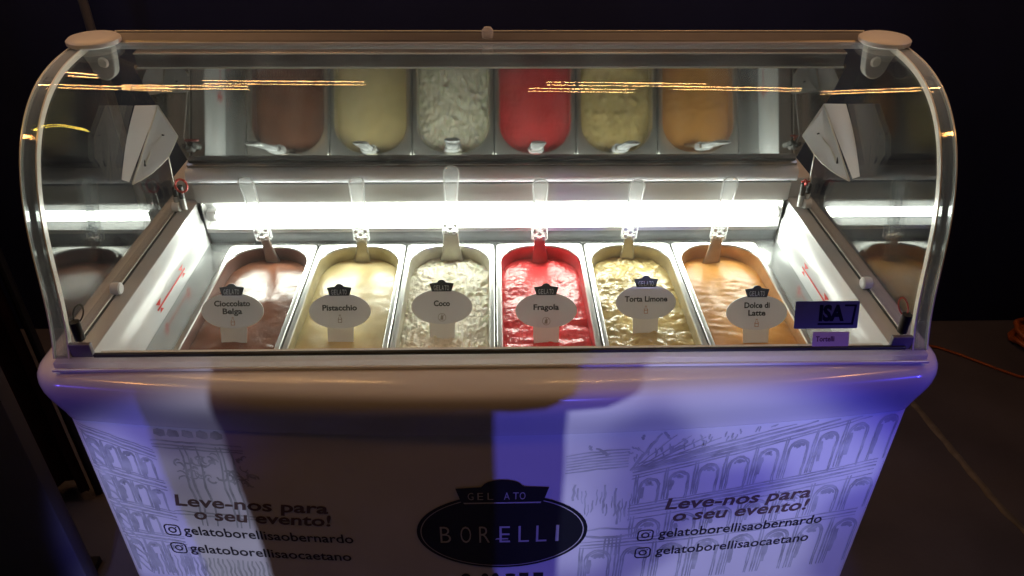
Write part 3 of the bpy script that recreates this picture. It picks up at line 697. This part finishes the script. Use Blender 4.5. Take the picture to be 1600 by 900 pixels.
def gelato_z(key, x, y, cx):
    u = (x-cx)/.072; v = (y-Y0)/(Y1-Y0)
    z = 0.8735+0.0105*(1-v)-0.002*u*u
    P_ = Vector((x*1.0+3.1*cx, y, 0))
    if key == 'chocolate':
        z += .0020*noise.noise(P_*14)+.0007*noise.noise(P_*38)+.0003*noise.noise(P_*120)
        z += .004*math.exp(-((v-.55)/.16)**2)*math.exp(-((u-.25)/.5)**2)
        rag = max(0, noise.noise(Vector((x*70, y*70, 2)))-.25)*max(0, (.38-v)/.38); z += .006*rag
    elif key == 'pistachio':
        z += .0016*noise.noise(P_*14)+.0006*noise.noise(P_*50)-.002*math.exp(-((u-.15)/.22)**2)*max(0, v-.45)
    elif key == 'coconut':
        t = noise.turbulence(Vector((x*95, y*60+.9*noise.noise(P_*40), 1)), 4, True); z += .0066*(t-.5)+.0022*noise.noise(P_*26)
        z += .0030*abs(noise.noise(P_*260))
    elif key == 'strawberry':
        g = math.exp(-(u/.26)**2)*min(1, max(0, (v-.5)/.2))
        z += (.0028*noise.noise(Vector((x*34, y*26, 4)))+.0016*abs(noise.noise(Vector((x*120, y*70, 5))))+.0008*noise.noise(P_*190))*(1-g)-.0035*g
        if v < .40: z += .0032*noise.noise(Vector((x*22, y*60, 9)))-.002
    elif key == 'lemon_cake':
        vo = noise.cell(Vector((0, 0, 0)))*0
        d = noise.voronoi(Vector((x*62, y*62, 0)))[0][0]
        z += .0085*max(0, .55-d)**.7*(.4+.9*abs(noise.noise(P_*30)))+.0018*noise.noise(P_*24)+.0008*noise.noise(P_*110)
    else:
        z += .0014*noise.noise(P_*13)+.0003*noise.noise(P_*90)-.0028*math.exp(-((u+.25)/.25)**2)*min(1, max(0, (v-.4)/.2))
        if v < .75: z += .0012*noise.noise(Vector((x*40, y*110, 3)))
    return z
def frame_pt(base, tilt):
    U = Vector((1, 0, 0)); V = Vector((0, math.sin(tilt), math.cos(tilt)))
    return U, V
SIGNS = {'chocolate': (-.420, .1665, .883, 0.0), 'pistachio': (-.2495, .1650, .882, 0.0), 'coconut': (-.0870, .1750, .882, 0.0), 'strawberry': (.0810, .1620, .882, 0.0), 'lemon_cake': (.2455, .1830, .882, 0.0), 'caramel': (.4190, .1520, .8815, 0.0)}
SPAT = {  # base (x, y), block, top
 'chocolate': ((-.4210, .4240, .874), (-.4320, .4310, .9330), (-.4485, .4390, 1.0420), .012),
 'pistachio': ((-.2520, .4240, .874), (-.2495, .4310, .9310), (-.2490, .4390, 1.0400), .014),
 'coconut': ((-.0820, .4240, .874), (-.0830, .4310, .9430), (-.0768, .4380, 1.0620), .021),
 'strawberry': ((.0845, .4200, .872), (.0835, .4310, .9300), (.0830, .4390, 1.0350), .015),
 'lemon_cake': ((.2520, .4240, .876), (.2530, .4310, .9320), (.2610, .4390, 1.0330), .013),
 'caramel': ((.4110, .4120, .866), (.4210, .4270, .9310), (.4310, .4390, 1.0370), .016)}
for i, (key, col, smear, words, ic) in enumerate(FL):
    cx = (i-2.5)*PITCH; nm = DESC[key]; pos = NEXT[key]
    # ---------------- pan: flange, rolled lip, inside wall
    a_out, r_out = PITCH/2-.0012, .010
    op = opening(cx, .0725, Y0+.010, Y1-.0095, .060)
    def ringo(a, y0, y1, r, z): return [(x, y, z) for x, y in opening(cx, a, y0, y1, r)]
    rows = [ringo(a_out, Y0, Y1, r_out, .886), ringo(a_out, Y0, Y1, r_out, .8985), ringo(a_out-.0015, Y0+.0015, Y1-.0015, r_out, .9000),
            ringo(.0745, Y0+.008, Y1-.0075, .060, .9003), ringo(.0735, Y0+.009, Y1-.0085, .060, .8997), ringo(.0725, Y0+.010, Y1-.0095, .060, .8975),
            ringo(.0720, Y0+.0105, Y1-.010, .060, .8900), ringo(.0700, Y0+.013, Y1-.012, .058, .8500), ringo(.066, Y0+.018, Y1-.016, .055, .7800)]
    mb = MB(); k0 = 0
    mb.grid(rows[:6], closed=True); mb.mi = 1; mb.grid(rows[5:], closed=True)
    n = len(rows[0]); mb.add(rows[-1], [tuple(range(n))])
    sm = noisy(mat('smear_'+key, smear, 0.35, metal=0.25, spec=.5), 25, .25)
    pan = mb.build('gelato_pan', [M['steel'], sm], auto=.6)
    tag(pan, 'steel gelato pan holding the %s ice cream, %s' % (nm.replace('flaky ', '').replace('lumpy ', '').replace('pale ', ''), pos), 'pan', 'gelato pans in the freezer')
    # ---------------- gelato surface with rough relief
    NU, NV = (64, 130) if key in ('coconut', 'lemon_cake', 'strawberry') else (40, 90)
    y0, y1, a0, r0 = Y0+.0115, Y1-.0105, .0712, .059
    rows = []
    for jv in range(NV+1):
        t = jv/NV; y = y0+(y1-y0)*(0.5-0.5*math.cos(math.pi*t)*1.0) if False else y0+(y1-y0)*t
        dd = y1-y; w = a0 if dd >= r0 else a0-r0+math.sqrt(max(0, r0*r0-(r0-dd)**2))
        if y-y0 < .029: w = min(w, a0-.029+math.sqrt(max(0, .029**2-(.029-(y-y0))**2)))
        rows.append([(cx+w*(2*iu/NU-1), y, gelato_z(key, cx+w*(2*iu/NU-1), y, cx)-.0016*max(0, abs(2*iu/NU-1)-.93)/.07) for iu in range(NU+1)])
    mb = MB(); mb.grid(rows)
    gm = mat('gelato_'+key, col, {'coconut': .45, 'chocolate': .24, 'strawberry': .24, 'lemon_cake': .22, 'caramel': .34, 'pistachio': .27}[key], spec={'chocolate': .28, 'caramel': .32}.get(key, .45), sss=.15)
    noisy(gm, 22, {'chocolate': .22, 'lemon_cake': .22}.get(key, .10), bump={'coconut': .8, 'strawberry': .5, 'lemon_cake': .4}.get(key, .14), bscale={'coconut': 300, 'strawberry': 160}.get(key, 140))
    go = mb.build('gelato', gm, fix=False, smooth=True)
    tag(go, '%s gelato filling its steel pan, %s flavours' % (nm, pos) if i in (0, 5) else '%s gelato filling its steel pan %s' % (nm, pos), 'gelato', 'gelato flavours in the pans')
    # ---------------- spatula
    B_, K_, T_, wb = SPAT[key]; B_, K_, T_ = Vector(B_), Vector(K_), Vector(T_)
    sp = thing('spatula', 'clear handled spatula standing in the %s gelato' % nm, 'spatula', tuple(B_), 'spatulas standing in the gelato')
    ax = (T_-K_).normalized(); side = Vector((1, 0, 0)); side = (side-ax*side.dot(ax)).normalized(); nn = side.cross(ax)
    def flat(mb, pts, ws, ths, n=12):
        rows = []
        for p, w, th_ in zip(pts, ws, ths):
            rows.append([p+side*w*math.copysign(abs(math.cos(t))**.6, math.cos(t))+nn*th_*math.copysign(abs(math.sin(t))**.6, math.sin(t)) for t in [2*math.pi*k/16 for k in range(16)]])
        k0 = len(mb.v); mb.grid(rows, closed=True)
        mb.f.append(tuple(k0+q for q in reversed(range(16)))); mb.m.append(0); L0 = k0+(len(rows)-1)*16; mb.f.append(tuple(L0+q for q in range(16))); mb.m.append(0)
    L_ = (T_-K_).length
    q = MB(); fr = [.10, .2, .45, .7, .86, .93, .97, .99, 1.0]
    flat(q, [K_+ax*L_*t-B_ for t in fr], [.0105, .0100, .0104, .0122, .0135, .0130, .0105, .0072, .002], [.0050, .0046, .0042, .0040, .0040, .0038, .0034, .0025, .001])
    hd = q.build('handle', M['clear'], sp, smooth=True)
    hw_ = [.0105, .0100, .0104, .0122, .0135, .0130, .0105, .0072]
    ol = [K_+ax*L_*t-side*w-B_ for t, w in zip(fr[1:], hw_[1:])]+[T_-B_]+[K_+ax*L_*t+side*w-B_ for t, w in reversed(list(zip(fr[1:-1], hw_[1:])))]
    q = MB(); q.tube(ol, .0016, 8); q.build('handle_highlight', M['clear_edge'], hd, smooth=True)  # white tube added around the handle to draw its bright outline
    q = MB(); flat(q, [K_+ax*t-B_ for t in (-.0150, -.0130, .0115, .0140)], [.0135, .0152, .0150, .0120], [.0065, .0078, .0074, .0055])
    fe = q.build('ferrule', M['clear'], sp, auto=.8)
    q = MB()
    for du, dv in ((0, -.001), (-.0095, .005), (.0090, .0060), (-.0075, -.0085), (.0075, -.009)):
        c = K_+side*du+ax*dv-nn*0-B_; rows = []
        c = c+ (nn if nn.y < 0 else -nn)*.0072
        for th_ in (.1, .6, 1.1, 1.5): rows.append([c+(side*math.cos(t)+ax*math.sin(t))*.0036*math.sin(th_)+(nn if nn.y < 0 else -nn)*.0016*math.cos(th_) for t in [2*math.pi*k/10 for k in range(10)]])
        q.grid(rows, closed=True)
    q.build('bubble_boss', M['white_plastic'], fe, smooth=True)
    ax2 = (K_-B_).normalized()
    q = MB(); lo = -ax2*.022
    flat(q, [lo, ax2*.0, ax2*.018, (K_-B_)*.62, (K_-B_)-ax2*.008], [wb*1.35, wb*1.12, wb*.86, wb*.70, wb*.64], [.0035, .0035, .0035, .004, .0045])
    bm_ = noisy(mat('blade_'+key, tuple(.55*c+.45*g for c, g in zip(smear, (.42, .40, .36))) if key != 'strawberry' else (.55, .04, .045), .3, metal=.45 if key != 'strawberry' else .1), 40, .2)
    q.build('blade', bm_, sp, auto=.9)
    # ---------------- flavour sign
    sx, sy, sz, sk = SIGNS[key]
    t_ = math.radians(28); U, V = Vector((1, 0, 0)), Vector((0, math.sin(t_), math.cos(t_))); N = U.cross(V)
    sg = thing('flavour_sign', 'grey oval sign reading %s on a white foot' % ' '.join(words), 'sign', (sx, sy, sz), 'oval flavour signs in the gelato')
    px = .00096
    def P2(d): return lambda a, b_: U*a+V*b_+N*d
    q = MB(); q.prism([(-.0185, -.020), (.0185, -.020), (.0205, .004), (.0215, .036), (-.0215, .036), (-.0205, .004)], (0, 0, 0), U, V, .0016); q.build('foot', M['sign_stem'], sg, bevel=.0004, segs=1)
    ocy = .0485
    q = MB(); q.prism(ellipse(0, ocy, .0490, .0285, 56), -N*-.0016, U, V, .0016); pl = q.build('oval_plate', [M['sign']], sg)
    q = MB(); oo = ellipse(0, ocy, .0492, .0287, 56); ii = ellipse(0, ocy, .0482, .0277, 56)
    q.add([U*a+V*b_+N*.0034 for a, b_ in oo]+[U*a+V*b_+N*.0034 for a, b_ in ii]+[U*a+V*b_+N*.0012 for a, b_ in oo], [(k, (k+1) % 56, 56+(k+1) % 56, 56+k) for k in range(56)]+[(k, 112+k, 112+(k+1) % 56, (k+1) % 56) for k in range(56)])
    q.build('plate_edge', M['sign_edge'], sg, fix=False)
    bnr = [(-.0155, .0735), (.0155, .0735), (.0195, .0865), (.0085, .0880)]+[(.0068*math.cos(t), .0875+.0050*math.sin(t)) for t in [math.radians(12+i*19.5) for i in range(9)]]+[(-.0085, .0880), (-.0195, .0865)]
    q = MB(); q.prism(bnr, N*.0008, U, V, .0028); bb = q.build('banner', M['sign_black'], sg)
    q = MB()
    for c, xx in zip('GELATO', (-.0128, -.0083, -.0038, .0002, .0048, .0085)): lettering(q, c, P2(.0040), xx, xx+.0034, .0755, .0080, bold=.01)
    q.build('banner_lettering', M['sign_grey'], bb, fix=False)
    q = MB(); cap = .0088
    if len(words) == 2:
        for wd_, by, hw_ in ((words[0], .0565, .0285 if i == 0 else .0205), (words[1], .0440, .0155 if i == 0 else .0140)): lettering(q, wd_, P2(.0037), -hw_, hw_, by, cap, bold=.030)
    else:
        hw_ = {'Pistacchio': .0275, 'Coco': .0130, 'Fragola': .0205, 'Torta Limone': .0350}[words[0]]
        lettering(q, words[0], P2(.0037), -hw_, hw_, .0500, cap, bold=.030)
    q.build('flavour_name', M['sign_text'], pl, fix=False)
    q = MB(); iy = .0300 if len(words) == 2 else .0345
    def outl(o, ii):
        n = len(o); q.add([P2(.0037)(*p) for p in o]+[P2(.0037)(*p) for p in ii], [(k, (k+1) % n, n+(k+1) % n, n+k) for k in range(n)])
    if ic == 'bottle':
        bt = [(-.0033, -.0045), (.0033, -.0045), (.0033, .0025), (.0014, .0050), (.0014, .0085), (-.0014, .0085), (-.0014, .0050), (-.0033, .0025)]
        outl([(a, b_+iy) for a, b_ in bt], [(a*.68, b_*.82+iy+.0002) for a, b_ in bt])
        q.add([P2(.0037)(*p) for p in [(-.0024, iy+.0005), (.0024, iy+.0005), (.0024, iy+.0016), (-.0024, iy+.0016)]], [(0, 1, 2, 3)])
    else:
        iy -= .003
        outl(ellipse(0, iy, .0066, .0066, 32), ellipse(0, iy, .0058, .0058, 32))
        q.add([P2(.0037)(*p) for p in [(-.0042, iy-.0038), (-.0036, iy-.0043), (.0042, iy+.0038), (.0036, iy+.0043)]], [(0, 1, 2, 3)])
        q.add([P2(.0037)(*p) for p in [(-.0022, iy-.004), (.002, iy-.004), (.002, iy+.001), (.0008, iy+.003), (.0008, iy+.0046), (-.0008, iy+.0046), (-.0008, iy+.003), (-.0022, iy+.001)]], [tuple(range(8))])
    q.build('diet_icon', M['icon_orange'] if key in ('chocolate', 'caramel', 'lemon_cake') else M['icon_dull'], pl, fix=False)

# ================================================================== THINGS ON THE FLOOR
om = noisy(mat('orange_cord', (0.32, 0.075, 0.016), .5), 30, .2)
pts = []
for i in range(160):
    a = i*.42; r = .085+.030*math.sin(i*.37)
    pts.append((1.938+r*math.cos(a)*1.15, 1.255+r*math.sin(a)*.8, .010+.055*(i/160)+.010*math.sin(i*1.7)))
tail = [(1.83, 1.05, .007), (1.728, 1.081, .006), (1.68, 1.12, .006), (1.64, 1.156, .006), (1.59, 1.20, .006), (1.537, 1.238, .006), (1.44, 1.27, .006), (1.2, 1.22, .006)]
q = MB(); q.tube(pts, .0085, 7); q.tube([(1.97, 1.17, .02), (1.93, 1.07, .010)]+tail, .0045, 7)
tag(q.build('extension_cord', om, smooth=True, fix=False), 'orange cord heaped on the floor by the wall, one end trailing to the freezer', 'cord')
line = [(1.20, 1.40-.05, .002), (1.285, 1.10, .002), (1.322, .945, .002), (1.338, .80, .002), (1.347, .717, .002), (1.358, .62, .002), (1.366, .552, .002), (1.386, .467, .002), (1.42, .30, .002), (1.50, -.1, .002)]
def smoothline(L, k=6):
    out = []
    for i in range(len(L)-1):
        p0, p1, p2, p3 = [Vector(L[max(0, min(len(L)-1, j))]) for j in (i-1, i, i+1, i+2)]
        for t in range(k):
            t /= k; out.append(.5*((2*p1)+(p2-p0)*t+(2*p0-5*p1+4*p2-p3)*t*t+(3*p1-p0-3*p2+p3)*t**3))
    return out+[Vector(L[-1])]
sl_ = smoothline(line); q = MB()
q.grid([[(p.x-.011+.002*math.sin(i*1.1), p.y, z) for z in (.001,)]+[(p.x-.007, p.y, .006), (p.x+.007, p.y, .006), (p.x+.011+.002*math.sin(i*1.7), p.y, .001)] for i, p in enumerate(sl_)])
tag(q.build('cable_cover', noisy(mat('pale_cable_cover', (0.15, 0.135, 0.125), .6), 30, .3), smooth=True, fix=False), 'pale flat cable strip running along the dark floor to the right', 'cable cover')

# ================================================================== LAMPS OVERHEAD (seen as amber streaks mirrored in the curved glass)
LT = [((-.915, 1.019), (-.403, .959)), ((-1.42, .91), (-.966, .747)), ((-1.133, .859), (-.742, .807)), ((-1.595, 1.519), (-1.328, 1.278)), ((.168, .948), (.659, .870)), ((.103, .728), (.423, .680)), ((.55, .783), (.931, .711)), ((.98, .611), (1.376, .745))]
where = ['long one left of centre', 'outer one over the left end', 'short one over the left corner', 'far one at the far left', 'long one right of centre', 'short one near the middle', 'one over the right half', 'outer one over the right end']
for (a, b_), w in zip(LT, where):
    q = MB(); q.tube([(a[0], a[1], 2.5), (b_[0], b_[1], 2.5)], .0052, 8); tag(q.build('tube_lamp', M['amber'], auto=.6), 'thin amber tube lamp hung above the freezer, ' + w, 'lamp', 'amber tube lamps overhead')
q = MB(); q.tube([(-1.342+.151*t/10, -.297+.13*math.sin(math.pi*t/10), 2.5) for t in range(11)], .004, 8)
tag(q.build('neon_arc', M['yellow'], smooth=True), 'small curved yellow neon tube hung above the freezer front', 'lamp')

# ================================================================== PHOTOGRAPHER (behind the camera, casts the shadow on the front)
def skin(name, verts, edges, radii, material, root=0, parent=None, lv=2):
    me = bpy.data.meshes.new(name); me.from_pydata(verts, edges, []); o = link(name, me, material, parent)
    md = o.modifiers.new('skin', 'SKIN'); md.use_smooth_shade = True
    for v, r in zip(me.skin_vertices[0].data, radii): v.radius = r if isinstance(r, tuple) else (r, r)
    me.skin_vertices[0].data[root].use_root = True
    s = o.modifiers.new('sub', 'SUBSURF'); s.levels = lv; s.render_levels = lv
    return o
X = -.060
V_ = [(X-.01, -1.20, .95), (X-.01, -1.20, 1.12), (X, -1.19, 1.30), (X, -1.19, 1.42), (X, -1.18, 1.49), (X, -1.16, 1.58), (X, -1.15, 1.70),
      (X-.13, -1.19, 1.40), (X-.13, -1.06, 1.14), (-.155, -.92, 1.50), (-.105, -.875, 1.60),
      (X+.13, -1.19, 1.40), (.130, -1.05, 1.125), (.150, -.92, 1.50), (.100, -.875, 1.60),
      (X-.085, -1.20, .88), (X-.09, -1.18, .48), (X-.105, -1.21, .08), (X-.115, -1.09, .035),
      (X+.085, -1.20, .88), (X+.09, -1.18, .48), (X+.105, -1.21, .08), (X+.115, -1.09, .035)]
E_ = [(0, 1), (1, 2), (2, 3), (3, 4), (4, 5), (5, 6), (3, 7), (7, 8), (8, 9), (9, 10), (3, 11), (11, 12), (12, 13), (13, 14), (0, 15), (15, 16), (16, 17), (17, 18), (0, 19), (19, 20), (20, 21), (21, 22)]
Rr = [(.20, .13), (.20, .125), (.20, .12), (.15, .09), .055, .085, .075, .07, .075, .034, .026, .085, .120, .034, .026, .11, .095, .06, .03, .11, .095, .06, .03]
pm = noisy(mat('dark_clothes', (0.02, 0.02, 0.025), .8), 8, .2)
ph = skin('person', V_, E_, Rr, pm); tag(ph, 'standing person in dark clothes raising a phone in both hands', 'person')
q = MB(); q.box(-.08, .078, -.868, -.858, 1.575, 1.655)
phn = q.build('phone', M['black'], bevel=.003); tag(phn, 'black phone held sideways in both hands of the standing person', 'phone')
